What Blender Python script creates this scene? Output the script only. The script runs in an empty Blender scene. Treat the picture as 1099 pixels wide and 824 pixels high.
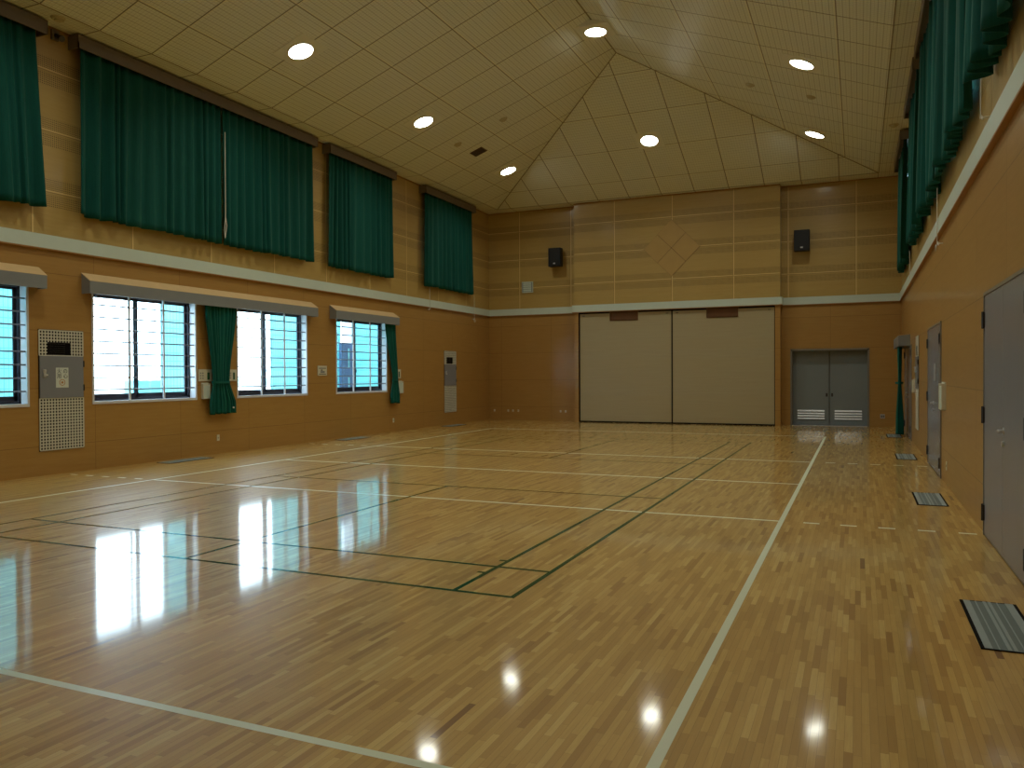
import bpy, math, random
from mathutils import Vector, Matrix
random.seed(7)
scn = bpy.context.scene
col = scn.collection
PI = math.pi
LAMP_W, LAMP_SPREAD = 44, 132
XL, XR, YS, YC, YF = -2.03, 10.857, 22.19, 21.82, -4.2     # left / right wall, far wall (sides, centre), near wall
ZE, KS = 7.12, .368                                         # eave height, roof slope (rise per metre of plan)
SX0, SX1, SY0, SY1 = XL+.6, XR-.6, YF+.6, YS-.59            # inner edge of the flat ceiling strip
XM = (SX0+SX1)/2; RUN = XM-SX0; ZR = ZE+KS*RUN

# ---------------------------------------------------------------- materials
def srgb(r, g, b):
    f = lambda c: (c/255)/12.92 if c/255 <= .04045 else ((c/255+.055)/1.055)**2.4
    return (f(r), f(g), f(b), 1)
class NT:
    def __init__(s, name):
        s.m = bpy.data.materials.new(name); s.m.use_nodes = True
        s.t = s.m.node_tree; s.b = s.t.nodes['Principled BSDF']; s.out = s.t.nodes['Material Output']
    def n(s, t, **kw):
        x = s.t.nodes.new(t)
        for k, v in kw.items(): setattr(x, k, v)
        return x
    def lk(s, a, b): s.t.links.new(a, b)
    def set(s, inp, v):
        if hasattr(v, 'is_output') or isinstance(v, bpy.types.NodeSocket): s.lk(v, inp)
        else: inp.default_value = v
    def math(s, op, a, b=0.0, c=None):
        x = s.n('ShaderNodeMath', operation=op)
        s.set(x.inputs[0], a); s.set(x.inputs[1], b)
        if c is not None: s.set(x.inputs[2], c)
        return x.outputs[0]
    def uv(s):
        x = s.n('ShaderNodeSeparateXYZ'); s.lk(s.n('ShaderNodeTexCoord').outputs['UV'], x.inputs[0])
        return x.outputs[0], x.outputs[1]
    def comb(s, a, b, c=0.0):
        x = s.n('ShaderNodeCombineXYZ'); s.set(x.inputs[0], a); s.set(x.inputs[1], b); s.set(x.inputs[2], c); return x.outputs[0]
    def mix(s, f, a, b):
        x = s.n('ShaderNodeMix', data_type='RGBA'); s.set(x.inputs[0], f); s.set(x.inputs[6], a); s.set(x.inputs[7], b); return x.outputs[2]
    def line(s, u, off, per, w):                # 1 on lines at off + n*per of width w
        t = s.math('DIVIDE', s.math('SUBTRACT', u, off), per)
        d = s.math('ABSOLUTE', s.math('SUBTRACT', s.math('FRACT', s.math('ADD', t, 0.5)), 0.5))
        return s.math('LESS_THAN', d, w/per/2)
    def noise(s, vec, scale, detail=2.0, rough=.5):
        x = s.n('ShaderNodeTexNoise'); s.lk(vec, x.inputs['Vector']); x.inputs['Scale'].default_value = scale
        x.inputs['Detail'].default_value = detail; x.inputs['Roughness'].default_value = rough; return x.outputs[0]
    def rnd(s, vec):
        x = s.n('ShaderNodeTexWhiteNoise', noise_dimensions='3D'); s.lk(vec, x.inputs['Vector']); return x.outputs[0]
    def ramp(s, f, stops):
        x = s.n('ShaderNodeValToRGB'); s.lk(f, x.inputs[0]); cr = x.color_ramp
        while len(cr.elements) < len(stops): cr.elements.new(.5)
        for e, (p, c) in zip(cr.elements, stops): e.position = p; e.color = c
        return x.outputs[0]
    def bump(s, h, strength, dist=.01):
        x = s.n('ShaderNodeBump'); s.lk(h, x.inputs['Height']); x.inputs['Strength'].default_value = strength
        x.inputs['Distance'].default_value = dist; s.lk(x.outputs[0], s.b.inputs['Normal']); return x.outputs[0]
    def fin(s, color=None, rough=.5, metal=0, spec=.5, coat=0, coat_rough=.05):
        if color is not None: s.set(s.b.inputs['Base Color'], color)
        s.set(s.b.inputs['Roughness'], rough); s.b.inputs['Metallic'].default_value = metal
        s.b.inputs['Specular IOR Level'].default_value = spec
        s.b.inputs['Coat Weight'].default_value = coat; s.b.inputs['Coat Roughness'].default_value = coat_rough
        return s.m

def m_plain(name, c, rough=.5, metal=0, spec=.5, var=.08, scale=6.0):
    t = NT(name); v = t.n('ShaderNodeTexCoord').outputs['Object']
    k = t.noise(v, scale, 3)
    d = tuple(x*(1-var*2) for x in c[:3])+(1,)
    return t.fin(t.mix(k, d, tuple(min(1, x*(1+var)) for x in c[:3])+(1,)), rough, metal, spec)

def m_floor():
    t = NT('gym_floor_wood'); u, v = t.uv(); W_, L_ = .034, .38
    row = t.math('FLOOR', t.math('DIVIDE', u, W_))
    rr = t.rnd(t.comb(row, 3.3))
    along = t.math('ADD', t.math('DIVIDE', v, L_), t.math('MULTIPLY', rr, 9.0))
    pid = t.math('FLOOR', along)
    r = t.rnd(t.comb(row, pid, 1.7)); r2 = t.rnd(t.comb(row, pid, 8.1))
    c = t.ramp(r, [(0, srgb(158, 120, 62)), (.04, srgb(172, 134, 70)), (.2, srgb(184, 148, 80)), (.5, srgb(196, 160, 88)), (.85, srgb(206, 172, 98)), (1, srgb(218, 188, 116))])
    g = t.noise(t.comb(t.math('MULTIPLY', u, 90), t.math('MULTIPLY', v, 5), r), 1.0, 3, .6)
    c = t.mix(t.math('MULTIPLY', t.math('SUBTRACT', g, .35), .75), c, srgb(158, 118, 52))
    big = t.noise(t.comb(u, v), .45, 2)
    c = t.mix(t.math('MULTIPLY', big, .22), c, srgb(188, 148, 66))
    dark = t.math('LESS_THAN', r2, .0025)
    c = t.mix(t.math('MULTIPLY', dark, .7), c, srgb(96, 52, 20))
    jl = t.line(u, 0, W_, .0016); je = t.math('LESS_THAN', t.math('FRACT', along), .0045)
    j = t.math('MAXIMUM', jl, je)
    c = t.mix(t.math('MULTIPLY', j, .45), c, srgb(92, 58, 26))
    # each strip is a touch cupped and tilted, which breaks up the reflections
    fu = t.math('FRACT', t.math('DIVIDE', u, W_))
    h = t.math('MULTIPLY', t.math('MULTIPLY', fu, t.math('SUBTRACT', r2, .5)), .5)
    fine = t.noise(t.comb(t.math('MULTIPLY', u, 130), t.math('MULTIPLY', v, 55)), 1.0, 2)
    wav = t.noise(t.comb(t.math('MULTIPLY', u, 6), t.math('MULTIPLY', v, 6.0)), 3.0, 3)
    h = t.math('ADD', h, t.math('MULTIPLY', wav, 1.0))
    h = t.math('ADD', h, t.math('MULTIPLY', fine, .28))
    t.bump(h, .16, .0013)
    return t.fin(c, .42, 0, .28, .88, .075)

def m_wall(name, base, dark, seam, pu=1.83, ou=4.82, ov=.46, upper=False, rough=.42, coat=.25):
    t = NT(name); u, v = t.uv()
    pid = t.rnd(t.comb(t.math('FLOOR', t.math('DIVIDE', t.math('SUBTRACT', u, ou), pu)), t.math('FLOOR', t.math('DIVIDE', t.math('SUBTRACT', v, ov), .915 if not upper else .96)), 2.2))
    g = t.noise(t.comb(t.math('MULTIPLY', u, 1.2), t.math('MULTIPLY', v, 14), pid), 1.6, 4, .55)
    c = t.mix(g, dark, base)
    c = t.mix(t.math('MULTIPLY', t.math('SUBTRACT', pid, .4), .35), c, dark)
    pv = .96 if upper else .915
    if upper:
        # rows of small perforations above and below every panel joint
        q = t.math('DIVIDE', t.math('SUBTRACT', v, ov), pv)
        d = t.math('ABSOLUTE', t.math('SUBTRACT', t.math('FRACT', t.math('ADD', q, .5)), .5))
        band = t.math('MULTIPLY', t.math('LESS_THAN', d, .235), t.math('GREATER_THAN', d, .03))
        fu = t.math('SUBTRACT', t.math('FRACT', t.math('DIVIDE', u, .032)), .5)
        fv = t.math('SUBTRACT', t.math('FRACT', t.math('DIVIDE', v, .032)), .5)
        rad = t.math('ADD', t.math('MULTIPLY', fu, fu), t.math('MULTIPLY', fv, fv))
        hole = t.math('MULTIPLY', t.math('LESS_THAN', rad, .075), band)
        c = t.mix(t.math('MULTIPLY', hole, .85), c, srgb(60, 42, 16))
        hl = t.math('MAXIMUM', t.line(v, ov+.02, pv, .026), t.line(u, ou+.02, pu, .034))
        c = t.mix(t.math('MULTIPLY', hl, .7), c, srgb(226, 196, 130))
        ln = t.math('MAXIMUM', t.line(v, ov, pv, .013), t.line(u, ou, pu, .012))
    else:
        ln = t.math('MAXIMUM', t.line(v, ov, pv, .008), t.line(u, ou, pu, .007))
    c = t.mix(t.math('MULTIPLY', ln, .6), c, seam)
    t.bump(t.math('SUBTRACT', 1, ln), .3, .003)
    return t.fin(c, rough, 0, .45, coat, .16)

def m_ceiling(name, ou, ov, ribs=True):
    t = NT(name); u, v = t.uv()
    n = t.noise(t.comb(u, v), 1.3, 3)
    pid = t.rnd(t.comb(t.math('FLOOR', t.math('DIVIDE', t.math('SUBTRACT', u, ou), 1.017)), t.math('FLOOR', t.math('DIVIDE', t.math('SUBTRACT', v, ov), 1.43)), 5.0))
    c = t.mix(n, srgb(224, 226, 210), srgb(232, 233, 219))
    c = t.mix(t.math('MULTIPLY', pid, .18), c, srgb(212, 213, 194))
    rib = t.line(v, ov, .1021, .012)
    c = t.mix(t.math('MULTIPLY', rib, .42), c, srgb(120, 104, 66))
    fine = t.math('MAXIMUM', t.line(u, ou+.03, .068, .010), t.line(v, ov+.05, .1021, .007))
    c = t.mix(t.math('MULTIPLY', fine, .24), c, srgb(120, 104, 66))
    ju = t.line(u, ou, 1.017, .024); jv = t.line(v, ov, 1.43, .022)
    c = t.mix(t.math('MULTIPLY', ju, .85), c, srgb(84, 70, 42))
    jl = t.math('MAXIMUM', t.line(v, ov+.022, 1.43, .03), t.line(u, ou+.024, 1.017, .022))
    c = t.mix(t.math('MULTIPLY', jl, .4), c, srgb(244, 236, 196))
    c = t.mix(t.math('MULTIPLY', jv, .7), c, srgb(110, 92, 56))
    t.bump(t.math('SUBTRACT', 1, t.math('MAXIMUM', rib, t.math('MAXIMUM', ju, jv))), .4, .004)
    return t.fin(c, .42, 0, .4)

def m_curtain(name='curtain_fabric', c0=(2, 64, 56), c1=(7, 84, 74)):
    t = NT(name); v = t.n('ShaderNodeTexCoord').outputs['Object']
    mp = t.n('ShaderNodeMapping'); t.lk(v, mp.inputs[0]); mp.inputs['Scale'].default_value = (60, 60, 3)
    k = t.noise(mp.outputs[0], 1.0, 3)
    c = t.mix(k, srgb(*c0), srgb(*c1))
    t.fin(c, .78, 0, .2); t.b.inputs['Sheen Weight'].default_value = .12; t.b.inputs['Sheen Roughness'].default_value = .5
    t.b.inputs['Sheen Tint'].default_value = (.3, .8, .65, 1)
    return t.m

def m_partition():
    t = NT('pale_partition_wood'); u, v = t.uv()
    g = t.noise(t.comb(t.math('MULTIPLY', u, .8), t.math('MULTIPLY', v, 16)), 1.2, 4, .6)
    c = t.mix(g, srgb(164, 151, 118), srgb(178, 166, 132))
    pid = t.rnd(t.comb(1.0, t.math('FLOOR', t.math('DIVIDE', v, .29)), 2.0))
    c = t.mix(t.math('MULTIPLY', pid, .3), c, srgb(174, 158, 118))
    return t.fin(c, .5, 0, .4)

def m_emit(name, c, s):
    t = NT(name); e = t.n('ShaderNodeEmission'); e.inputs[0].default_value = c; e.inputs[1].default_value = s
    t.lk(e.outputs[0], t.out.inputs[0]); t.t.nodes.remove(t.b); return t.m

def m_glass():
    t = NT('window_glass'); tr = t.n('ShaderNodeBsdfTransparent'); tr.inputs[0].default_value = (.93, .97, .96, 1)
    gl = t.n('ShaderNodeBsdfGlossy'); gl.inputs['Roughness'].default_value = .02
    mx = t.n('ShaderNodeMixShader'); mx.inputs[0].default_value = .06
    t.lk(tr.outputs[0], mx.inputs[1]); t.lk(gl.outputs[0], mx.inputs[2]); t.lk(mx.outputs[0], t.out.inputs[0])
    t.t.nodes.remove(t.b); return t.m

def m_frost():
    t = NT('frosted_white_board'); d = t.n('ShaderNodeBsdfDiffuse'); tl = t.n('ShaderNodeBsdfTranslucent'); mx = t.n('ShaderNodeMixShader'); mx.inputs[0].default_value = .5
    c = t.mix(t.noise(t.n('ShaderNodeTexCoord').outputs['Object'], 2.0), srgb(232, 238, 242), srgb(244, 247, 250))
    t.lk(c, d.inputs[0]); t.lk(c, tl.inputs[0]); t.lk(d.outputs[0], mx.inputs[1]); t.lk(tl.outputs[0], mx.inputs[2])
    t.lk(mx.outputs[0], t.out.inputs[0]); t.t.nodes.remove(t.b); return t.m

def m_screen():
    t = NT('mint_mesh_screen'); u, v = t.uv()
    ln = t.math('MAXIMUM', t.line(u, 0, .085, .014), t.line(v, 0, .17, .016))
    n = t.noise(t.comb(u, v), 1.5, 2)
    c = t.mix(n, srgb(158, 224, 224), srgb(190, 238, 234))
    c = t.mix(t.math('MULTIPLY', ln, .6), c, srgb(96, 176, 190))
    d = t.n('ShaderNodeBsdfDiffuse'); tl = t.n('ShaderNodeBsdfTranslucent'); mx = t.n('ShaderNodeMixShader'); mx.inputs[0].default_value = .3
    t.lk(c, d.inputs[0]); t.lk(c, tl.inputs[0]); t.lk(d.outputs[0], mx.inputs[1]); t.lk(tl.outputs[0], mx.inputs[2])
    t.lk(mx.outputs[0], t.out.inputs[0]); t.t.nodes.remove(t.b); return t.m

M = dict(
    floor=m_floor(),
    line_white=m_plain('court_line_white', srgb(214, 222, 196), .32, 0, .45, .03),
    line_green=m_plain('court_line_green', srgb(8, 74, 36), .32, 0, .45, .05),
    wall_low=m_wall('lower_wall_wood', srgb(176, 138, 76), srgb(158, 117, 57), srgb(84, 54, 20)),
    wall_low_r=m_wall('lower_wall_wood_right', srgb(176, 138, 76), srgb(158, 117, 57), srgb(84, 54, 20), ou=4.85),
    wall_up=m_wall('upper_wall_wood', srgb(186, 158, 94), srgb(170, 140, 76), srgb(110, 80, 34), pu=1.855, ou=0, ov=3.53, upper=True),
    partition=m_partition(),
    band=m_plain('pale_green_rail', srgb(200, 214, 204), .4, 0, .4, .03),
    ceil_side=m_ceiling('ceiling_panels_side', 7.35, -.58),
    ceil_end=m_ceiling('ceiling_panels_end', 5.17, 20.75),
    curtain=m_curtain(), curtain2=m_curtain('curtain_fabric_lower', (4, 76, 66), (10, 94, 82)),
    pelmet=m_plain('brown_grey_pelmet', srgb(112, 100, 84), .5),
    cornice=m_plain('grey_curtain_box', srgb(132, 136, 138), .45, 0, .4, .03),
    tanwood=m_plain('tan_wood_lid', srgb(208, 178, 128), .5, 0, .4, .06),
    grey=m_plain('grey_door_paint', srgb(130, 134, 142), .24, 0, .5, .03, 2.0),
    greyfar=m_plain('grey_far_door_paint', srgb(124, 134, 138), .4, 0, .5, .03, 2.0),
    frame=m_plain('grey_frame_paint', srgb(124, 120, 112), .4, 0, .5, .03),
    louvre=m_plain('pale_louvre', srgb(196, 198, 200), .35, .3, .5, .04),
    steel=m_plain('brushed_steel', srgb(214, 216, 222), .3, .45, .5, .05),
    darksteel=m_plain('dark_hinge_steel', srgb(70, 68, 66), .35, .7, .5, .05),
    black=m_plain('black_plastic', srgb(16, 17, 18), .5, 0, .4, .1),
    gap=m_plain('dark_gap', srgb(14, 12, 12), .8, 0, .1, .05),
    sash=m_plain('dark_sash_metal', srgb(52, 54, 66), .4, .3, .5, .05),
    casing=m_plain('white_window_casing', srgb(206, 208, 214), .4, 0, .5, .02),
    bar=m_plain('pale_guard_bar', srgb(112, 110, 120), .35, .2, .5, .04),
    plastic=m_plain('ivory_plastic', srgb(208, 206, 186), .4, 0, .5, .03),
    green=m_plain('green_switch', srgb(30, 90, 60), .4, 0, .5, .05),
    grille=m_plain('ivory_grille', srgb(208, 208, 194), .45, 0, .4, .04),
    brown=m_plain('dark_brown_wood', srgb(110, 74, 42), .5, 0, .4, .08),
    bead=m_plain('orange_wood_bead', srgb(160, 116, 60), .5, 0, .4, .08),
    paper=m_plain('white_paper', srgb(206, 214, 206), .7, 0, .2, .02),
    ink=m_plain('dark_ink', srgb(36, 52, 58), .7, 0, .2, .02),
    orange=m_plain('orange_ink', srgb(178, 128, 70), .7, 0, .2, .04),
    vent=m_plain('floor_vent_aluminium', srgb(158, 172, 172), .42, .3, .5, .06, 12.0),
    ventdark=m_plain('floor_vent_groove', srgb(110, 124, 122), .45, .2, .5, .06),
    ceilplate=m_plain('ceiling_fitting', srgb(228, 228, 212), .5, 0, .4, .04),
    detector=m_plain('detector_plastic', srgb(188, 178, 142), .5, 0, .4, .03),
    lampring=m_plain('white_lamp_ring', srgb(225, 222, 205), .4, 0, .5, .02),
    lamp=m_emit('lamp_diffuser', (.97, 1, .88, 1), 22.0),
    glass=m_glass(), screen=m_screen(), frost=m_frost(),
    ground=m_plain('pale_concrete', srgb(205, 208, 205), .9, 0, .2, .04, .8),
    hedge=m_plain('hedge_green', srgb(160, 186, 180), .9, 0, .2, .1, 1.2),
    bluegrey=m_plain('blue_grey_metal', srgb(96, 116, 150), .5, .1, .4, .05),
    teal=m_plain('pale_teal_metal', srgb(110, 170, 170), .5, .1, .4, .05),
    cord=m_plain('white_cord', srgb(214, 210, 196), .6, 0, .3, .03),
    brass=m_plain('brass', srgb(200, 180, 120), .3, .9, .5, .05),
)

for k_ in ('line_green',):            # painted lines lie under the same varnish as the wood
    b_ = M[k_].node_tree.nodes['Principled BSDF']; b_.inputs['Specular IOR Level'].default_value = .08; b_.inputs['Roughness'].default_value = .6
    b_.inputs['Coat Weight'].default_value = .8; b_.inputs['Coat Roughness'].default_value = .075

# ---------------------------------------------------------------- mesh helpers
class MB:
    def __init__(s): s.v = []; s.f = []; s.mi = []; s.uv = []
    def face(s, pts, m=0, uv=None):
        i = len(s.v); s.v += [tuple(p) for p in pts]; s.f.append(tuple(range(i, i+len(pts)))); s.mi.append(m)
        s.uv.append(uv if uv else [(0, 0)]*len(pts))
    def box(s, x0, x1, y0, y1, z0, z1, m=0):
        if x0 > x1: x0, x1 = x1, x0
        if y0 > y1: y0, y1 = y1, y0
        if z0 > z1: z0, z1 = z1, z0
        i = len(s.v)
        s.v += [(x, y, z) for x in (x0, x1) for y in (y0, y1) for z in (z0, z1)]
        for q in ((0, 1, 3, 2), (4, 6, 7, 5), (0, 4, 5, 1), (2, 3, 7, 6), (0, 2, 6, 4), (1, 5, 7, 3)):
            s.f.append(tuple(i+k for k in q)); s.mi.append(m)
            ps = [s.v[i+k] for k in q]
            if q in ((0, 1, 3, 2), (4, 6, 7, 5)): s.uv.append([(p[1], p[2]) for p in ps])
            elif q in ((0, 4, 5, 1), (2, 3, 7, 6)): s.uv.append([(p[0], p[2]) for p in ps])
            else: s.uv.append([(p[0], p[1]) for p in ps])
        return s
    def prism(s, prof, axis, a, b, m=0):            # closed profile extruded along axis ('x','y','z')
        def P(q, t): return {'x': (t, q[0], q[1]), 'y': (q[0], t, q[1]), 'z': (q[0], q[1], t)}[axis]
        n = len(prof); i = len(s.v)
        s.v += [P(q, a) for q in prof]+[P(q, b) for q in prof]
        fs = [tuple(i+k for k in range(n)), tuple(i+n+k for k in reversed(range(n)))]
        fs += [(i+k, i+n+k, i+n+(k+1) % n, i+(k+1) % n) for k in range(n)]
        for f in fs: s.f.append(f); s.mi.append(m); s.uv.append([(0, 0)]*len(f))
        return s
    def tube(s, p0, p1, r, n=10, m=0, r1=None):
        p0, p1 = Vector(p0), Vector(p1); d = (p1-p0).normalized(); r1 = r if r1 is None else r1
        a = d.orthogonal().normalized(); b = d.cross(a); i = len(s.v)
        for p, rr in ((p0, r), (p1, r1)):
            s.v += [tuple(p+a*math.cos(2*PI*k/n)*rr+b*math.sin(2*PI*k/n)*rr) for k in range(n)]
        fs = [tuple(i+k for k in reversed(range(n))), tuple(i+n+k for k in range(n))]
        fs += [(i+k, i+(k+1) % n, i+n+(k+1) % n, i+n+k) for k in range(n)]
        for f in fs: s.f.append(f); s.mi.append(m); s.uv.append([(0, 0)]*len(f))
        return s
    def ring(s, c, axis, r0, r1, h, n=36, m=0):     # flat washer, axis unit vector
        c = Vector(c); d = Vector(axis).normalized(); a = d.orthogonal().normalized(); b = d.cross(a); i = len(s.v)
        for rr, t in ((r0, 0), (r1, 0), (r1, h), (r0, h)):
            s.v += [tuple(c+d*t+a*math.cos(2*PI*k/n)*rr+b*math.sin(2*PI*k/n)*rr) for k in range(n)]
        for j in range(4):
            for k in range(n):
                s.f.append((i+j*n+k, i+j*n+(k+1) % n, i+((j+1) % 4)*n+(k+1) % n, i+((j+1) % 4)*n+k)); s.mi.append(m); s.uv.append([(0, 0)]*4)
        return s
    def build(s, name, mats, parent=None, loc=None, bevel=0, smooth=False):
        if not isinstance(mats, (list, tuple)): mats = [mats]
        o_ = Vector(parent['_o']) if parent is not None else Vector(loc if loc is not None else (0, 0, 0))
        me = bpy.data.meshes.new(name); me.from_pydata([tuple(Vector(p)-o_) for p in s.v], [], s.f)
        for m in mats: me.materials.append(m)
        uvl = me.uv_layers.new(name='UVMap')
        for p, mi, uv in zip(me.polygons, s.mi, s.uv):
            p.material_index = mi; p.use_smooth = smooth
            for li, q in zip(p.loop_indices, uv): uvl.data[li].uv = q
        me.validate(); me.update()
        ob = bpy.data.objects.new(name, me); col.objects.link(ob); ob['_o'] = tuple(o_)
        if parent is not None: ob.parent = parent
        else: ob.location = o_
        if bevel:
            bv = ob.modifiers.new('Bevel', 'BEVEL'); bv.width = bevel; bv.segments = 2; bv.limit_method = 'ANGLE'; bv.angle_limit = math.radians(40)
        return ob
def tag(o, label=None, cat=None, group=None, kind=None):
    if label: o['label'] = label
    if cat: o['category'] = cat
    if group: o['group'] = group
    if kind: o['kind'] = kind
    return o
def empty(name, loc=(0, 0, 0), label=None, cat=None, group=None, kind=None):
    e = bpy.data.objects.new(name, None); col.objects.link(e); e.location = loc; e['_o'] = tuple(loc)
    return tag(e, label, cat, group, kind)
def copy_tree(o, parent=None):
    c = o.copy(); col.objects.link(c)
    if parent is not None: c.parent = parent
    for ch in list(o.children): copy_tree(ch, c)
    return c
def put(proto, used, loc, rot=(0, 0, 0), label=None):
    o = proto if not used else copy_tree(proto)
    o.location = loc; o.rotation_euler = rot
    if label: o['label'] = label
    return o

# ---------------------------------------------------------------- floor with its painted lines
f = MB()
f.face([(XL-.3, YF-.3, 0), (XR+.3, YF-.3, 0), (XR+.3, YS+.5, 0), (XL-.3, YS+.5, 0)], 0, [(XL-.3, YF-.3), (XR+.3, YF-.3), (XR+.3, YS+.5), (XL-.3, YS+.5)])
f.box(XL-.3, XR+.3, YF-.3, YS+.5, -.2, -.001, 0)
def ln(x0, x1, y0, y1, m, z=.0008):
    f.face([(x0, y0, z), (x1, y0, z), (x1, y1, z), (x0, y1, z)], m, [(x0, y0), (x1, y0), (x1, y1), (x0, y1)])
h = .025
ln(0-h, 0+h, 0-h, 18+h, 1); ln(9-h, 9+h, 0-h, 18+h, 1)
for y in (0, 6, 9, 12, 18): ln(h, 9-h, y-h, y+h, 1)
for y in (6, 12):
    for k in range(5):
        for sgn, x0 in ((1, 9.22), (-1, -.22)):
            a = x0+sgn*k*.353; b = a+sgn*.155
            ln(min(a, b), max(a, b), y-h, y+h, 1)
BX, BY = 4.479, 2.312; g = .02
for x in (-3.05, -2.59, 2.59, 3.05): ln(BX+x-g, BX+x+g, BY-g, BY+13.4+g, 2, .0010)
for y in (0, .76, 4.72, 8.68, 12.64, 13.4): ln(BX-3.05, BX+3.05, BY+y-g, BY+y+g, 2, .0013)
ln(BX-g, BX+g, BY, BY+4.72, 2, .001); ln(BX-g, BX+g, BY+8.68, BY+13.4, 2, .001)
for y in (.55, .97): ln(BX+2.59-.08, BX+2.59-g, BY+y-g, BY+y+g, 2, .001); 
for o_ in [f.build('floor', [M['floor'], M['line_white'], M['line_green']])]: tag(o_, kind='structure')

# ---------------------------------------------------------------- walls
def wall_x(name, x, nx, y0, y1, z0, z1, openings, zsplit, mats, thick=.28, depth=.14):
    """wall in the plane x, room on the side nx; openings (ya, yb, za, zb)"""
    b = MB(); ys = sorted({y0, y1, *[o[0] for o in openings], *[o[1] for o in openings]})
    zs = sorted({z0, z1, zsplit, *[o[2] for o in openings], *[o[3] for o in openings]})
    xb = x-nx*thick
    for ya, yb in zip(ys, ys[1:]):
        for za, zb in zip(zs, zs[1:]):
            yc, zc = (ya+yb)/2, (za+zb)/2
            if any(o[0] < yc < o[1] and o[2] < zc < o[3] for o in openings): continue
            m = 1 if zc > zsplit else 0
            q = [(ya, za), (yb, za), (yb, zb), (ya, zb)]
            b.face([(x, *p) for p in q], m, q); b.face([(xb, *p) for p in q], 2, q)
    for ya, yb, za, zb in openings:
        b.face([(x, ya, za), (xb, ya, za), (xb, ya, zb), (x, ya, zb)], 2); b.face([(x, yb, za), (xb, yb, za), (xb, yb, zb), (x, yb, zb)], 2)
        b.face([(x, ya, za), (x, yb, za), (xb, yb, za), (xb, ya, za)], 2); b.face([(x, ya, zb), (x, yb, zb), (xb, yb, zb), (xb, ya, zb)], 2)
    return tag(b.build(name, mats), kind='structure')
lowin = [(3.22, 5.48, 1.13, 3.0), (6.61, 8.87, 1.13, 3.0), (9.98, 12.24, 1.13, 3.0), (13.37, 15.64, 1.13, 3.0)]
upspan = [(3.2, 5.62), (6.3, 12.3), (12.92, 15.74), (17.45, 20.6)]
upwin = [(a, b, 4.7, 6.5) for a, b in ((3.9, 4.9), (7.05, 9.05), (9.85, 11.6), (13.6, 15.05), (18.2, 19.9))]  # middle opening split by an added pier that blocks light at the curtain slit
wall_x('wall_left', XL, 1, YF, YS, 0, ZE, lowin+upwin, 3.7, [M['wall_low'], M['wall_up'], M['casing']])
wall_x('wall_right', XR, -1, YF, YS, 0, ZE, upwin, 3.7, [M['wall_low_r'], M['wall_up'], M['casing']])
b = MB(); q = [(XL-.3, 0), (XR+.3, 0), (XR+.3, ZE+.1), (XL-.3, ZE+.1)]
b.face([(p[0], YF, p[1]) for p in q], 0, q); b.box(XL-.3, XR+.3, YF-.2, YF-.01, 0, ZE+.1, 0)
tag(b.build('wall_front', [M['wall_low']]), kind='structure')
# far wall: recessed sides, centre standing forward, sliding partition opening and door recess
b = MB()
CX0, CX1, PX0, PX1, PZ = 1.22, 7.63, 1.37, 7.48, 3.56
DX0, DX1, DZ = 7.90, 10.01, 2.25
def rect(x0, x1, z0, z1, y, m, uo=0):
    q = [(x0, z0), (x1, z0), (x1, z1), (x0, z1)]; b.face([(p[0], y, p[1]) for p in q], m, [(p[0]-uo, p[1]) for p in q])
rect(XL, CX0, 0, 3.7, YS, 0, -.89); rect(XL, CX0, 3.7, ZE, YS, 1, -.89)
rect(CX1, DX0, 0, 3.7, YS, 0, 9.66); rect(DX1, XR, 0, 3.7, YS, 0, 9.66); rect(DX0, DX1, DZ, 3.7, YS, 0, 9.66); rect(CX1, XR, 3.7, ZE, YS, 1, 9.66)
rect(CX0, PX0, 0, 3.7, YC, 0, 4.42); rect(PX1, CX1, 0, 3.7, YC, 0, 4.42); rect(PX0, PX1, PZ, 3.7, YC, 0, 4.42); rect(CX0, CX1, 3.7, ZE, YC, 1, 4.42)
for x, m0 in ((CX0, 0), (CX1, 0)):
    for z0, z1, m in ((0, 3.7, 0), (3.7, ZE, 1)):
        b.face([(x, YC, z0), (x, YS, z0), (x, YS, z1), (x, YC, z1)], m, [(0.2, z0), (.57, z0), (.57, z1), (.2, z1)])
for x in (PX0, PX1): b.face([(x, YC, 0), (x, YC+.2, 0), (x, YC+.2, PZ), (x, YC, PZ)], 2)
b.face([(PX0, YC, PZ), (PX1, YC, PZ), (PX1, YC+.2, PZ), (PX0, YC+.2, PZ)], 2); b.face([(PX0, YC+.2, 0), (PX1, YC+.2, 0), (PX1, YC+.2, PZ), (PX0, YC+.2, PZ)], 2)
for x in (DX0, DX1): b.face([(x, YS, 0), (x, YS+.32, 0), (x, YS+.32, DZ), (x, YS, DZ)], 3)
b.face([(DX0, YS, DZ), (DX1, YS, DZ), (DX1, YS+.32, DZ), (DX0, YS+.32, DZ)], 3); b.face([(DX0, YS+.32, 0), (DX1, YS+.32, 0), (DX1, YS+.32, DZ), (DX0, YS+.32, DZ)], 3)
WM = [M['wall_low'], M['wall_up'], M['gap'], M['frame']]
for nm, sel in (('wall_back_left', lambda x: x < CX0), ('wall_back_centre', lambda x: CX0 <= x <= CX1), ('wall_back_right', lambda x: x > CX1)):
    d = MB()
    for fc, mi, uv in zip(b.f, b.mi, b.uv):
        ps = [b.v[i] for i in fc]
        if sel(sum(p[0] for p in ps)/len(ps)): d.face(ps, mi, uv)
    tag(d.build(nm, WM), kind='structure')
bb = MB(); bb.box(XL-.3, XR+.3, YS+.4, YS+.5, 0, ZE); tag(bb.build('wall_back_outer', M['frame']), kind='structure')

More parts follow.
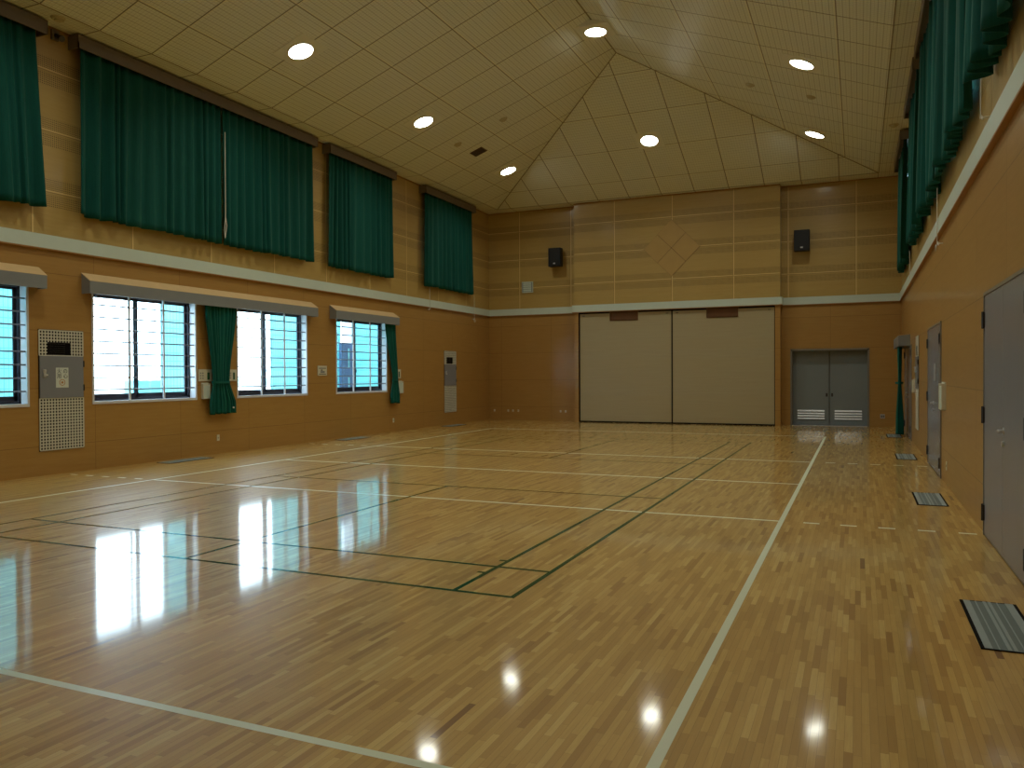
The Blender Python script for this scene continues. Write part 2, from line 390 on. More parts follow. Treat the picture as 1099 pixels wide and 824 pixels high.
# pale rail round the room, added strip paints the wood's reflection on its underside
def rail(name, segs):
    t = MB(); u = MB()
    for x0, x1, y0, y1 in segs: t.box(x0, x1, y0, y1, 3.585, 3.80); u.box(x0, x1, y0, y1, 3.565, 3.584)
    r = tag(t.build(name, M['band']), kind='structure'); u.build('wood_bead', M['bead'], r); return r
e = .055
rail('trim_1', [(XL-.01, XL+e, YF, YS)]); rail('trim_2', [(XR-e, XR+.01, YF, YS)])
rail('trim_3', [(XL+e, CX0-e, YS-e, YS+.01), (CX1+e, XR-e, YS-e, YS+.01), (CX0-e, CX1+e, YC-e, YC-.001), (CX0-e, CX0, YC, YS+.01), (CX1, CX1+e, YC, YS+.01)])

# ---------------------------------------------------------------- ceiling
b = MB()
def strip(p, m): b.face([(x, y, ZE) for x, y in p], m, [((y, x) if m == 0 else (x, y)) for x, y in p])
strip([(XL-.3, YF-.3), (SX0, YF-.3), (SX0, YS+.3), (XL-.3, YS+.3)], 0)
q = [(SX1, YF-.3), (XR+.3, YF-.3), (XR+.3, YS+.3), (SX1, YS+.3)]
mir = lambda x: 2*XM-x
b.face([(x, y, ZE) for x, y in q], 0, [(y, mir(x)) for x, y in q])
strip([(SX0, SY1), (SX1, SY1), (SX1, YS+.3), (SX0, YS+.3)], 1); strip([(SX0, YF-.3), (SX1, YF-.3), (SX1, SY0), (SX0, SY0)], 1)
A, B_ = (XM, SY1-RUN, ZR), (XM, SY0+RUN, ZR)
c00, c01, c10, c11 = (SX0, SY0, ZE), (SX0, SY1, ZE), (SX1, SY0, ZE), (SX1, SY1, ZE)
b.face([c00, c01, A, B_], 0, [(p[1], p[0]) for p in (c00, c01, A, B_)])
b.face([c10, c11, A, B_], 0, [(p[1], mir(p[0])) for p in (c10, c11, A, B_)])
b.face([c01, c11, A], 1, [(p[0], p[1]) for p in (c01, c11, A)])
b.face([c00, c10, B_], 1, [(p[0], SY0+SY1-p[1]) for p in (c00, c10, B_)])
tag(b.build('ceiling', [M['ceil_side'], M['ceil_end']]), kind='structure')
b = MB()                                        # thin cover strips on hips, ridge and eave
def strip3(p, q, r=.016): b.tube(p, q, r, 6)
for p in (c01, c11): strip3(p, A)
for p in (c00, c10): strip3(p, B_)
strip3(A, B_, .018); strip3(c00, c01, .010); strip3(c10, c11, .010); strip3(c01, c11, .010); strip3(c00, c10, .010)
tag(b.build('trim_4', m_plain('hip_cover_strip', srgb(140, 126, 92), .5)), kind='structure')
b = MB()                                        # small cove where walls meet the ceiling
b.box(XL, XL+.02, YF, YS, ZE-.03, ZE); b.box(XR-.02, XR, YF, YS, ZE-.03, ZE)
b.box(XL, CX0, YS-.02, YS, ZE-.03, ZE); b.box(CX1, XR, YS-.02, YS, ZE-.03, ZE); b.box(CX0, CX1, YC-.02, YC, ZE-.03, ZE)
tag(b.build('trim_5', M['bead']), kind='structure')
b = MB(); b.box(XL-.3, XR+.3, YF-.3, YS+.6, ZR+.3, ZR+.5); tag(b.build('roof', M['frame']), kind='structure')

# ---------------------------------------------------------------- downlights
TH = math.atan(KS)
lp = empty('downlight', (0, 0, 0), 'x', 'light', 'round downlights set into the ceiling')
t = MB(); t.box(-.37, .37, -.37, .37, -.008, .02); t.build('mounting_plate', M['ceilplate'], lp)
t = MB(); t.ring((0, 0, -.026), (0, 0, 1), .232, .262, .02); t.build('rim', M['lampring'], lp)
t = MB(); t.tube((0, 0, -.022), (0, 0, -.0085), .232, 40); t.build('diffuser', M['lamp'], lp)
la = bpy.data.lights.new('lamp', 'AREA'); la.shape = 'DISK'; la.size = .46; la.energy = LAMP_W; la.color = (1, 1, .86); la.spread = math.radians(LAMP_SPREAD)
lo = bpy.data.objects.new('lamp', la); col.objects.link(lo); lo.parent = lp; lo.location = (0, 0, -.03)
zs = lambda x: ZE+KS*(min(x, mir(x))-SX0)
spots = [(.11, 9.41, 'L', 'round downlight nearest the camera on the left ceiling slope, above the widest curtains'),
         (.11, 14.0, 'L', 'middle round downlight of the left ceiling slope, above the third upper curtain'),
         (.11, 19.05, 'L', 'farthest round downlight of the left ceiling slope, beside the hip line'),
         (mir(.11), 14.0, 'R', 'nearer and larger of the two round downlights on the right ceiling slope'),
         (mir(.11), 19.05, 'R', 'farther round downlight on the right ceiling slope, just beside the hip line'),
         (mir(.11), 9.41, 'R', 'round downlight on the right ceiling slope outside the photo, level with the nearest left one')]
k = 0
for x, y in ((.11, 4.7), (.11, 0.2), (mir(.11), 4.7), (mir(.11), .2)):
    spots.append((x, y, 'L' if x < XM else 'R', 'round downlight %s the camera on the %s ceiling slope' % ('over' if y > 1 else 'behind', 'left' if x < XM else 'right')))
used = False
for x, y, sd, lab in spots:
    put(lp, used, (x, y, zs(x)-.004), (0, -TH if sd == 'L' else TH, 0), lab); used = True
put(lp, True, (XM, 19.05, ZE+KS*(SY1-19.05)-.004), (-TH, 0, 0), 'round downlight centred on the triangular end slope of the ceiling')
for y, lab in ((14.15, 'round downlight on the ceiling ridge near the top of the hip'), (9.5, 'round downlight on the ceiling ridge above the camera, next before the one by the hip'), (4.9, 'round downlight on the ceiling ridge, nearest the camera end')):
    o = put(lp, True, (XM, y, ZR-.13), (0, 0, 0), lab)
    t = MB(); t.box(-.33, .33, -.37, .37, .02, .10); o['_o'] = (0, 0, 0); t.build('ridge_box', M['ceilplate'], o)

# ---------------------------------------------------------------- windows
def lower_window(n, ya, yb, za, zb):
    r = empty('window_%d' % n, (XL, (ya+yb)/2, za), kind='structure'); xi = XL
    t = MB(); w = .035                          # casing proud of the wall
    t.box(xi-.14, xi+.012, ya-w+.02, ya+.02, za-w, zb+w-.02); t.box(xi-.14, xi+.012, yb-.02, yb+w-.02, za-w, zb+w-.02)
    t.box(xi-.14, xi+.012, ya+.02, yb-.02, za-w, za+.012); t.box(xi-.14, xi+.012, ya+.02, yb-.02, zb-.012, zb+w-.02)
    t.build('casing', M['casing'], r)
    t = MB(); x0, x1 = xi-.24, xi-.14; ym = ya+(yb-ya)*.45
    t.box(x0, x1, ya, ya+.05, za, zb); t.box(x0, x1, yb-.05, yb, za, zb); t.box(x0, x1, ya, yb, za, za+.055); t.box(x0, x1, ya, yb, zb-.05, zb)
    t.build('frame', M['sash'], r)
    for nm, a, c, xo in (('sash', ya+.05, ym+.04, -.16), ('sash', ym-.02, yb-.05, -.19)):
        t = MB(); s = .045; X0, X1 = xi+xo-.025, xi+xo
        t.box(X0, X1, a, a+s, za+.055, zb-.05); t.box(X0, X1, c-s, c, za+.055, zb-.05); t.box(X0, X1, a, c, za+.055, za+.13); t.box(X0, X1, a, c, zb-.09, zb-.05)
        sh = t.build(nm, M['sash'], r)
        t = MB(); t.box(X0+.010, X0+.014, a+s, c-s, za+.13, zb-.09); t.build('pane', M['glass'], sh)
    t = MB(); t.box(xi-.135, xi-.155, ym-.005, ym+.03, za+.50, za+.58); t.build('latch', M['sash'], r)
    xb = xi-.03
    for i in range(8):
        z = za+.205+i*.2055; t = MB(); t.tube((xb, ya+.02, z), (xb, yb-.02, z), .013, 8); t.build('guard_bar', M['bar'], r)
    for i in (1, 2):
        y = ya+(yb-ya)*i/3; t = MB(); t.box(xb-.006, xb+.02, y-.017, y+.017, za+.012, zb-.012); t.build('guard_post', M['casing'], r)
for n, o in enumerate(lowin): lower_window(n+1, *o)
def upper_window(n, x, nx, ya, yb, za, zb):
    r = empty('window_%d' % n, (x, (ya+yb)/2, za), kind='structure'); t = MB(); s = .06
    X0, X1 = x-nx*.2, x-nx*.13; k = max(2, round((yb-ya)/1.4))
    t.box(X0, X1, ya, yb, za, za+s); t.box(X0, X1, ya, yb, zb-s, zb)
    for i in range(k+1):
        y = ya+(yb-ya-s)*i/k; t.box(X0, X1, y, y+s, za+s, zb-s)
    fr = t.build('frame', M['sash'], r)
    t = MB(); t.box((X0+X1)/2-.002, (X0+X1)/2+.002, ya+s, yb-s, za+s, zb-s); t.build('pane', M['glass'], fr)
n = 5
for w in upwin:
    upper_window(n, XL, 1, *w); n += 1
for w in upwin:
    upper_window(n, XR, -1, *w); n += 1

# ---------------------------------------------------------------- curtains
def sheet(name, mat, x, nx, ya, yb, zt, zb, amp, pitch, seed, parent=None, loc=None, prof=None, flare=.6, hemj=.012, nz=22, off=None):
    """pleated cloth hanging along y; prof(t)->(y0,y1,ampscale) with t 0 at the top"""
    R = random.Random(seed); W = yb-ya; nf = max(3, int(W/pitch)); ns = nf*10
    # irregular fold phase
    ph = [0.0]
    for i in range(nf): ph.append(ph[-1]+R.uniform(.45, 1.6))
    ph = [p/ph[-1] for p in ph]; am = [R.uniform(.35, 1.4) for _ in range(nf+1)]; sk = [R.uniform(-.35, .35) for _ in range(nf+1)]
    hj = [R.uniform(-1, 1) for _ in range(nf+1)]; lean = [R.uniform(-.5, .5) for _ in range(nf+1)]
    V = []; F = []
    for j in range(nz+1):
        t = j/nz; z = zt+(zb-zt)*t
        y0, y1, sc = prof(t) if prof else (ya, yb, 1)
        for i in range(ns+1):
            s = i/ns; fi = min(nf-1, int(s*nf)); lo = s*nf-fi
            S = ph[fi]+(ph[fi+1]-ph[fi])*lo
            a = am[fi]*(1-lo)+am[fi+1]*lo
            w = math.cos(2*PI*lo+sk[fi]*t*1.5)
            w = math.copysign(abs(w)**.75, w)
            wob = .35*math.sin(S*9+seed)+.25*math.sin(S*23+2*t)
            A = amp*sc*(.55+flare*t)
            d = A*(a*w+wob)+amp*1.3
            y = y0+(y1-y0)*S+(.3*amp*lean[fi]*math.sin(2*PI*lo))*(t+.2)
            zz = z+(hemj*(hj[fi]*(1-lo)+hj[fi+1]*lo) if j == nz else 0)
            V.append((x+nx*d, y, zz))
    for j in range(nz):
        for i in range(ns):
            a = j*(ns+1)+i; F.append((a, a+1, a+ns+2, a+ns+1))
    m = MB(); m.v = V; m.f = F; m.mi = [0]*len(F); m.uv = [[(0, 0)]*4]*len(F)
    ob = m.build(name, mat, parent, loc, smooth=True)
    so = ob.modifiers.new('Solidify', 'SOLIDIFY'); so.thickness = .006
    return ob
def up_curtain(x, nx, ya, yb, seed, lab, grp, off=.07, prof=None, amp=.05, pitch=.21):
    r = empty('curtain', (x+nx*off, (ya+yb)/2, 4.17), lab, 'curtain', grp)
    sheet('cloth', M['curtain'], x+nx*off, nx, ya, yb, 6.93, 4.185, amp, pitch, seed, r, prof=prof, hemj=.02)
    t = MB(); t.box(x+nx*(off+.03), x+nx*(off+.05), ya, yb, 6.93, 6.955); t.build('heading_rail', M['steel'], r)
    return r
GL, GR = 'green curtains over the upper left windows', 'green curtains over the upper right windows'
def flare_prof(ya, yb, a, c):                     # a / c: how far the two lower corners stray
    return lambda t: (ya+a*t, yb+c*t, 1)
up_curtain(XL, 1, 3.2, 5.58, 1, 'dark green upper curtain at the left edge of the photo, cut off by the frame', GL, prof=flare_prof(3.2, 5.55, 0, .13))
up_curtain(XL, 1, 6.3, 9.435, 2, 'left half of the widest dark green upper curtain pair on the left wall', GL, prof=flare_prof(6.31, 9.435, -.06, .0))
up_curtain(XL, 1, 9.46, 12.3, 3, 'right half of the widest dark green upper curtain pair on the left wall', GL)
up_curtain(XL, 1, 12.95, 15.73, 4, 'dark green upper curtain on the left wall, right of the widest pair', GL, prof=flare_prof(12.96, 15.73, -.08, .0))
up_curtain(XL, 1, 17.48, 20.6, 5, 'dark green upper curtain on the left wall nearest the far corner', GL, prof=flare_prof(17.5, 20.56, -.05, .06))
up_curtain(XR, -1, 3.2, 5.6, 11, 'dark green upper curtain on the right wall nearest the camera, at the frame edge', GR, off=.03, amp=.075, pitch=.26)
up_curtain(XR, -1, 6.3, 9.36, 12, 'nearer half of the wide dark green curtain pair high on the right wall', GR, off=.03, amp=.07, pitch=.25)
up_curtain(XR, -1, 9.4, 12.3, 13, 'farther half of the wide dark green curtain pair high on the right wall', GR, off=.03, amp=.07, pitch=.25)
up_curtain(XR, -1, 12.95, 15.75, 14, 'dark green curtain high on the right wall beyond the wide pair', GR, off=.03, amp=.07, pitch=.25)
up_curtain(XR, -1, 17.5, 20.62, 15, 'dark green curtain high on the right wall nearest the far corner', GR, off=.03, amp=.07, pitch=.25)
def pelmet(x, nx, ya, yb, lab, grp):
    t = MB(); a, c = x+nx*.003, x+nx*.25
    t.box(min(a, c), max(a, c), ya, yb, 6.97, 7.085); t.box(c-nx*.02, c, ya, yb, 6.87, 6.97); t.box(a, c, ya, ya+.02, 6.87, 6.97); t.box(a, c, yb-.02, yb, 6.87, 6.97)
    return tag(t.build('pelmet', M['pelmet'], loc=(x, (ya+yb)/2, 6.87)), lab, 'pelmet', grp)
for sd, x, nx in (('left', XL, 1), ('right', XR, -1)):
    for (a, c), w in zip(((3.1, 5.7), (6.22, 12.4), (12.87, 15.83), (17.42, 20.7)), ('over the curtain nearest the camera', 'over the widest pair of curtains', 'over the curtain beyond the widest pair', 'over the curtain nearest the far corner')):
        pelmet(x, nx, a, c, 'long brown-grey pelmet under the ceiling, %s wall, %s' % (sd, w), 'pelmets high on the %s wall' % sd)

# grey curtain boxes above the lower windows (sloping wood lid lightened for lamplight)
def cornice(x, nx, ya, yb, zt, zf, zb, dep, lab, lid=True):
    r = empty('curtain_box', (x, (ya+yb)/2, zb), lab, 'curtain box')
    c = x+nx*dep; t = MB(); th = .018
    t.box(c-nx*th, c, ya, yb, zb, zf)
    for y in (ya, yb-th): t.prism([(x, zb), (c-nx*th, zb), (c-nx*th, zf), (x, zt)], 'y', y, y+th)
    t.box(x, c-nx*th, ya+th, yb-th, zf-.05, zf-.035)
    t.build('box_front', M['cornice'], r)
    t = MB(); t.prism([(x, zt), (c, zf), (c, zf+.006), (x, zt+.008)], 'y', ya-.004, yb+.004); t.build('sloping_lid', M['tanwood'], r)
    return r
cornice(XL, 1, 2.9, 5.67, 3.27, 3.135, 2.93, .2, 'grey curtain box over the lower left window cut by the photo edge')
cornice(XL, 1, 6.42, 12.42, 3.27, 3.135, 2.93, .2, 'long grey curtain box spanning two lower windows of the left wall')
cornice(XL, 1, 13.12, 16.0, 3.27, 3.135, 2.93, .2, 'short grey curtain box over the farthest lower window')
cb = cornice(XR, -1, 18.1, 20.9, 2.46, 2.43, 2.19, .25, 'small grey curtain box over the far door of the right wall')

def tied(x, nx, top, mid, bot, zt, zm, zb, seed, lab, mat, amp=.045, pitch=.075, off=.055):
    ya, yb = top
    def prof(t):
        z = zt+(zb-zt)*t; tm = (zt-zm)/(zt-zb)
        if t < tm:
            q = (t/tm); q = q*q*(3-2*q)*.75+q*.25; a = top[0]+(mid[0]-top[0])*q; c = top[1]+(mid[1]-top[1])*q; return (a, c, 1-.45*q)
        q = (t-tm)/(1-tm); q = min(1, q*1.6); a = mid[0]+(bot[0]-mid[0])*q; c = mid[1]+(bot[1]-mid[1])*q; return (a, c, .55+.5*q)
    r = empty('tied_curtain', (x, (bot[0]+bot[1])/2, zb), lab, 'curtain')
    sheet('cloth', mat, x+nx*off, nx, ya, yb, zt, zb, amp, pitch, seed, r, prof=prof, flare=.3, nz=44)
    t = MB(); n = 20; y0, y1 = mid[0]-.012, mid[1]+.012; yc = (y0+y1)/2
    P = [(x+nx*(off+1.3*amp+(.014+amp)*math.cos(2*PI*k/n)), yc+(y1-y0)/2*math.sin(2*PI*k/n)) for k in range(n)]
    Q = [(x+nx*(off+1.3*amp+(amp)*math.cos(2*PI*k/n)), yc+((y1-y0)/2-.012)*math.sin(2*PI*k/n)) for k in range(n)]
    for k in range(n):
        k2 = (k+1) % n
        for z0, z1 in (((zm-.02), (zm+.02)),):
            t.face([(*P[k], z0), (*P[k2], z0), (*P[k2], z1+.01), (*P[k], z1+.01)]); t.face([(*Q[k], z0), (*Q[k2], z0), (*Q[k2], z1), (*Q[k], z1)])
            t.face([(*P[k], z0), (*P[k2], z0), (*Q[k2], z0), (*Q[k], z0)]); t.face([(*P[k], z1+.01), (*P[k2], z1+.01), (*Q[k2], z1), (*Q[k], z1)])
    t.build('tieback', mat, r); return r
tc = tied(XL, 1, (8.98, 9.86), (9.18, 9.64), (9.09, 9.82), 2.97, 1.43, .80, 21, 'green curtain tied back between the two middle lower windows', M['curtain2'])
t = MB(); t.tube((XL+.14, 9.68, .92), (XL+.185, 9.68, .92), .017, 12); t.build('button', M['paper'], tc)
tied(XL, 1, (15.40, 15.93), (15.78, 16.06), (15.68, 16.12), 2.97, 1.42, .78, 22, 'green curtain tied back at the right of the farthest lower window', M['curtain2'], amp=.031)
tied(XR, -1, (18.35, 19.2), (18.45, 18.95), (18.4, 19.4), 2.175, 1.3, .06, 23, 'long green curtain gathered beside the far right door, reaching nearly to the floor', M['curtain2'], amp=.075, pitch=.16, off=.11)

# ---------------------------------------------------------------- sliding partition and doors
for n, (a, c, hx) in enumerate(((PX0+.02, 4.405, (2.42, 3.34)), (4.435, PX1-.02, (5.48, 6.42)))):
    r = empty('door_%d' % (n+1), ((a+c)/2, YC+.08, 0), kind='structure')
    t = MB(); y0, y1 = YC+.05, YC+.11
    t.box(a, c, y0, y1, .04, 3.26); t.box(a, hx[0], y0, y1, 3.26, 3.515); t.box(hx[1], c, y0, y1, 3.26, 3.515)
    t.build('panel', M['partition'], r)
    t = MB(); t.box(hx[0], hx[1], YC+.012, YC+.11, 3.285, 3.30); t.box(hx[0], hx[1], YC+.06, YC+.11, 3.26, 3.55); t.box(hx[0], hx[0]+.02, YC+.012, YC+.06, 3.285, 3.555)
    t.build('hanger_box', M['brown'], r)
    t = MB(); t.box(a, c, YC+.02, YC+.14, .0, .035); t.build('floor_track', M['gap'], r)  # dark strip put in for the shade under the panel
    for xx in (a+.1, c-.18):
        t = MB(); t.box(xx, xx+.08, YC+.044, YC+.05, 3.44, 3.46); t.build('stop_plate', M['darksteel'], r)
    for xx, w in (((a if n == 0 else a-.012), .014), ((c if n else c-.002), .014)):
        t = MB(); t.box(xx, xx+w, YC+.03, YC+.05, .035, 3.53); t.build('edge_seal', M['gap'], r)  # dark strips stand in for the shaded gaps at the panel edges
r = empty('door_3', ((DX0+DX1)/2, YS+.2, 0), kind='structure')
t = MB(); w = .035
t.box(DX0-.02, DX0+w, YS-.012, YS+.28, 0, DZ+.02); t.box(DX1-w, DX1+.02, YS-.012, YS+.28, 0, DZ+.02); t.box(DX0-.02, DX1+.02, YS-.012, YS+.28, DZ-w, DZ+.02)
t.build('door_frame', M['frame'], r, bevel=.003)
t = MB(); t.box(DX0, DX1, YS-.01, YS+.2, 0, .012); t.build('threshold', M['steel'], r)
ym = (DX0+DX1)/2
for a, c, hx in ((DX0+w, ym-.012, ym-.10), (ym+.012, DX1-w, ym+.05)):
    t = MB(); t.box(a, c, YS+.22, YS+.26, .014, DZ-w); lf = t.build('leaf', M['greyfar'], r, bevel=.003)
    a2, c2 = a+.13, c-.12 if a < ym-.5 else c-.14
    for i in range(4):
        z = .19+i*.075; t = MB(); t.prism([(YS+.22, z+.045), (YS+.195, z), (YS+.20, z-.006), (YS+.225, z+.035)], 'x', a2, c2); t.build('louvre_slat', M['louvre'], lf)
    t = MB(); t.box(hx, hx+.05, YS+.212, YS+.22, .86, .96); t.tube((hx+.025, YS+.22, .91), (hx+.025, YS+.19, .91), .012, 10); t.build('pull', M['darksteel'], lf)

def side_door(n, ya, yb, H, mid, hinges, handle, sign=None, far_h=True):
    r = empty('door_%d' % n, (XR, (ya+yb)/2, 0), kind='structure')
    t = MB(); fw = .03
    t.box(XR-.02, XR+.05, ya-fw, ya, 0, H+fw); t.box(XR-.02, XR+.05, yb, yb+fw, 0, H+fw); t.box(XR-.02, XR+.05, ya, yb, H, H+fw)
    t.build('door_frame', M['frame'], r)
    t = MB(); t.box(XR-.012, XR+.02, ya, yb, 0, .012); t.build('threshold', M['darksteel'], r)
    for a, c in ((ya+.004, mid-.004), (mid+.004, yb-.004)):
        t = MB(); t.box(XR-.014, XR+.03, a, c, .014, H-.004); lf = t.build('leaf', M['grey'], r, bevel=.002)
        yh = a-.02 if a < mid-.1 and c < mid+.01 else c-.035
        for z in hinges:
            t = MB(); t.box(XR-.032, XR-.014, yh, yh+.055, z-.075, z+.075); t.tube((XR-.03, yh+.027, z-.08), (XR-.03, yh+.027, z+.08), .011, 10); t.build('hinge', M['darksteel'], lf)
            t = MB(); t.box(XR-.034, XR-.030, yh+.04, yh+.06, z-.07, z+.07); t.build('hinge_leaf', M['steel'], lf)
    t = MB(); hy = mid-.07
    t.tube((XR-.014, hy, 1.07), (XR-.06, hy, 1.07), .012, 12); t.tube((XR-.055, hy+.01, 1.07), (XR-.055, hy-.12, 1.07), .010, 12); t.tube((XR-.014, hy, 1.07), (XR-.02, hy, 1.07), .028, 16)
    t.build('lever_handle', M['steel'], r, smooth=False)
    t = MB(); t.tube((XR-.014, hy, .96), (XR-.03, hy, .96), .022, 16); t.build('lock_cylinder', M['steel'], r)
    if sign:
        t = MB(); t.box(XR-.018, XR-.014, *sign); t.build('name_plate', M['louvre'], r)
    return r
side_door(4, 3.86, 5.99, 2.28, 4.94, (.22, 1.15, 2.05), 1.0)
side_door(5, 10.42, 12.68, 2.28, 11.62, (.22, 1.15, 2.05), 1.0, sign=(11.3, 11.42, 1.42, 1.70))
side_door(6, 17.5, 20.15, 2.17, 18.9, (.25, 2.0), 1.0)

# ---------------------------------------------------------------- diamond on the far wall
r = empty('diamond_panel', (4.42, YC, 4.58), 'tan wooden diamond of four square tiles high on the far wall', 'wall panel')
D = .885
t = MB(); t.prism([(4.42-D, 5.465), (4.42, 5.465-D), (4.42+D, 5.465), (4.42, 5.465+D)], 'y', YC-.008, YC-.001); t.build('frame', M['brown'], r)
for sx, sz in ((0, .5), (0, -.5), (-.5, 0), (.5, 0)):
    cx, cz, hd = 4.42+sx*D, 5.465+sz*D, D/2-.008
    t = MB(); t.prism([(cx-hd, cz), (cx, cz-hd), (cx+hd, cz), (cx, cz+hd)], 'y', YC-.02, YC-.008); t.build('tile', M['tanwood_tile'] if 'tanwood_tile' in M else M.setdefault('tanwood_tile', m_plain('tan_tile_wood', srgb(180, 148, 88), .42, 0, .4, .07, 3.0)), r)

# ---------------------------------------------------------------- loudspeakers
sp = empty('loudspeaker', (0, 0, 0), 'x', 'speaker', 'black loudspeakers on the far wall')
t = MB(); t.prism([(-.19, .0), (.19, .0), (.215, -.02), (.215, -.26), (-.215, -.26), (-.215, -.02)], 'z', 0, .61); t.build('cabinet', M['black'], sp, bevel=.01)
t = MB(); t.box(-.195, .195, -.268, -.26, .03, .58); gr = t.build('front_grille', M['black'], sp)
t = MB(); t.box(-.035, .035, -.272, -.268, .075, .115); t.build('badge', M['louvre'], gr)
t = MB(); t.box(-.05, .05, -.01, .12, .2, .4); t.box(-.07, .07, .115, .1305, .15, .45); t.build('wall_bracket', M['black'], sp)
put(sp, False, (.54, YS-.13, 5.125), (0, 0, 0), 'black loudspeaker on the far wall left of the centre section')
put(sp, True, (8.225, YS-.13, 5.12), (0, 0, 0), 'black loudspeaker on the far wall right of the centre section, above the grey doors')
# grey speaker/clock plate
r = empty('wall_plate', (-.575, YS, 4.34), 'small square pale grey ruled panel on the far wall left of the speaker', 'panel')
t = MB(); t.box(-.78, -.37, YS-.03, YS, 4.34, 4.71); t.build('plate', M['band'], r, bevel=.004)
t = MB()
for a in (-.76, -.42): t.box(a, a+.03, YS-.04, YS-.03, 4.36, 4.69)
for i in range(5): t.box(-.73, -.42, YS-.036, YS-.03, 4.38+i*.068, 4.395+i*.068)
t.build('rib', M['cornice'], r)

# ---------------------------------------------------------------- in-wall heater cabinets
def grille(t, x, nx, ya, yb, za, zb, ny, nz_, hole=None, w=.012):
    def clip(a, c, lo, hi):
        return [(a, c)] if hole is None or not (lo) else [(a, hi[0]), (hi[1], c)]
    for i in range(ny+1):
        y = ya+(yb-ya)*i/ny
        segs = [(za, zb)]
        if hole and hole[0] < y < hole[1]: segs = [(za, hole[2]), (hole[3], zb)]
        for s0, s1 in segs:
            if s1-s0 > .005: t.box(x, x+nx*.008, y-w/2, y+w/2, s0, s1)
    for i in range(nz_+1):
        z = za+(zb-za)*i/nz_
        segs = [(ya, yb)]
        if hole and hole[2] < z < hole[3]: segs = [(ya, hole[0]), (hole[1], yb)]
        for s0, s1 in segs:
            if s1-s0 > .005: t.box(x+nx*.0005, x+nx*.0085, s0, s1, z-w/2, z+w/2)
def heater(x, nx, ya, lab, notice=False):
    yb = ya+.76; r = empty('air_conditioner_cabinet', (x, ya+.38, .39), lab, 'air conditioner', 'air conditioner cabinets set into the side walls')
    Y = (lambda a, c: (ya+a, ya+c)) if nx > 0 else (lambda a, c: (yb-c, yb-a))
    t = MB(); t.box(x-nx*.002, x+nx*.006, ya-.012, yb+.012, .385, 2.31); t.build('backing', M['gap'], r)
    ho = Y(.13, .54)
    t = MB(); grille(t, x+nx*.008, nx, ya, yb, 1.895, 2.295, 15, 8, (ho[0], ho[1], 1.90, 2.11), .019); t.build('upper_grille', M['grille'], r)
    t = MB(); grille(t, x+nx*.008, nx, ya, yb, .40, 1.215, 15, 17, None, .019); t.build('lower_grille', M['grille'], r)
    t = MB()
    for i in range(6): z = 1.915+i*.033; t.box(x+nx*.008, x+nx*.016, ho[0]+.01, ho[0]+.31, z, z+.008)
    t.box(x+nx*.006, x+nx*.014, ho[0], ho[1], 2.10, 2.108); t.build('air_outlet_louvre', M['darksteel'], r)
    t = MB(); t.box(x+nx*.006, x+nx*.024, ya, yb, 1.22, 1.89); dr = t.build('service_door', M['grey'], r, bevel=.003)
    hy = Y(.05, .09); t = MB(); t.box(x+nx*.024, x+nx*.04, *hy, 1.56, 1.68); t.tube((x+nx*.03, (hy[0]+hy[1])/2, 1.66), (x+nx*.05, (hy[0]+hy[1])/2, 1.66), .02, 12); t.box(x+nx*.024, x+nx*.045, hy[0]-.0, hy[1]+.03, 1.575, 1.60); t.build('handle', M['steel'], dr)
    for z in (1.33, 1.72):
        hy = Y(.755, .775); t = MB(); t.box(x+nx*.006, x+nx*.03, *hy, z, z+.1); t.build('hinge', M['black'], dr)
    return r, dr
r1, dr1 = heater(XL, 1, 5.66, 'wall air conditioner cabinet with ivory grilles between the two nearest left windows')
heater(XL, 1, 18.91, 'grilled air conditioner cabinet low on the left wall near the far corner')
heater(XR, -1, 15.15, 'air conditioner cabinet on the right wall seen nearly edge-on between the doors')
# notice on the near cabinet
def text(body, size, loc, rot, mat, parent, name='lettering', ext=.0008):
    cu = bpy.data.curves.new(name, 'FONT'); cu.body = body; cu.size = size; cu.align_x = 'CENTER'; cu.align_y = 'CENTER'; cu.extrude = ext
    ob = bpy.data.objects.new('tmp', cu); col.objects.link(ob); dg = bpy.context.evaluated_depsgraph_get(); dg.update()
    me = bpy.data.meshes.new_from_object(ob.evaluated_get(dg)); me.name = name; bpy.data.objects.remove(ob)
    me.materials.clear(); me.materials.append(mat)
    me.transform(Matrix.Translation(Vector(loc)-Vector(parent['_o'])) @ Matrix(rot).to_4x4())
    o = bpy.data.objects.new(name, me); col.objects.link(o); o.parent = parent; o['_o'] = parent['_o']; return o
ROTL = ((0, 0, 1), (1, 0, 0), (0, 1, 0))          # reading direction +y seen from +x
nt = empty('paper_notice', (XL+.0245, 6.03, 1.385), 'white paper notice with dark characters and an orange circle on the cabinet door', 'notice')
t = MB(); t.box(XL+.0245, XL+.0265, 5.925, 6.145, 1.385, 1.705); t.build('sheet', M['paper'], nt)
for ch, dy, dz in (('火', -.052, 1.645), ('の', .055, 1.645), ('用', -.052, 1.565), ('心', .055, 1.565)):
    text(ch, .082, (XL+.027, 6.035+dy, dz), ROTL, M['ink'], nt)
t = MB(); t.ring((XL+.0265, 6.035, 1.468), (1, 0, 0), .042, .052, .001, 28); t.tube((XL+.0265, 6.035, 1.468), (XL+.0275, 6.035, 1.468), .02, 16); t.build('round_mark', M['orange'], nt)

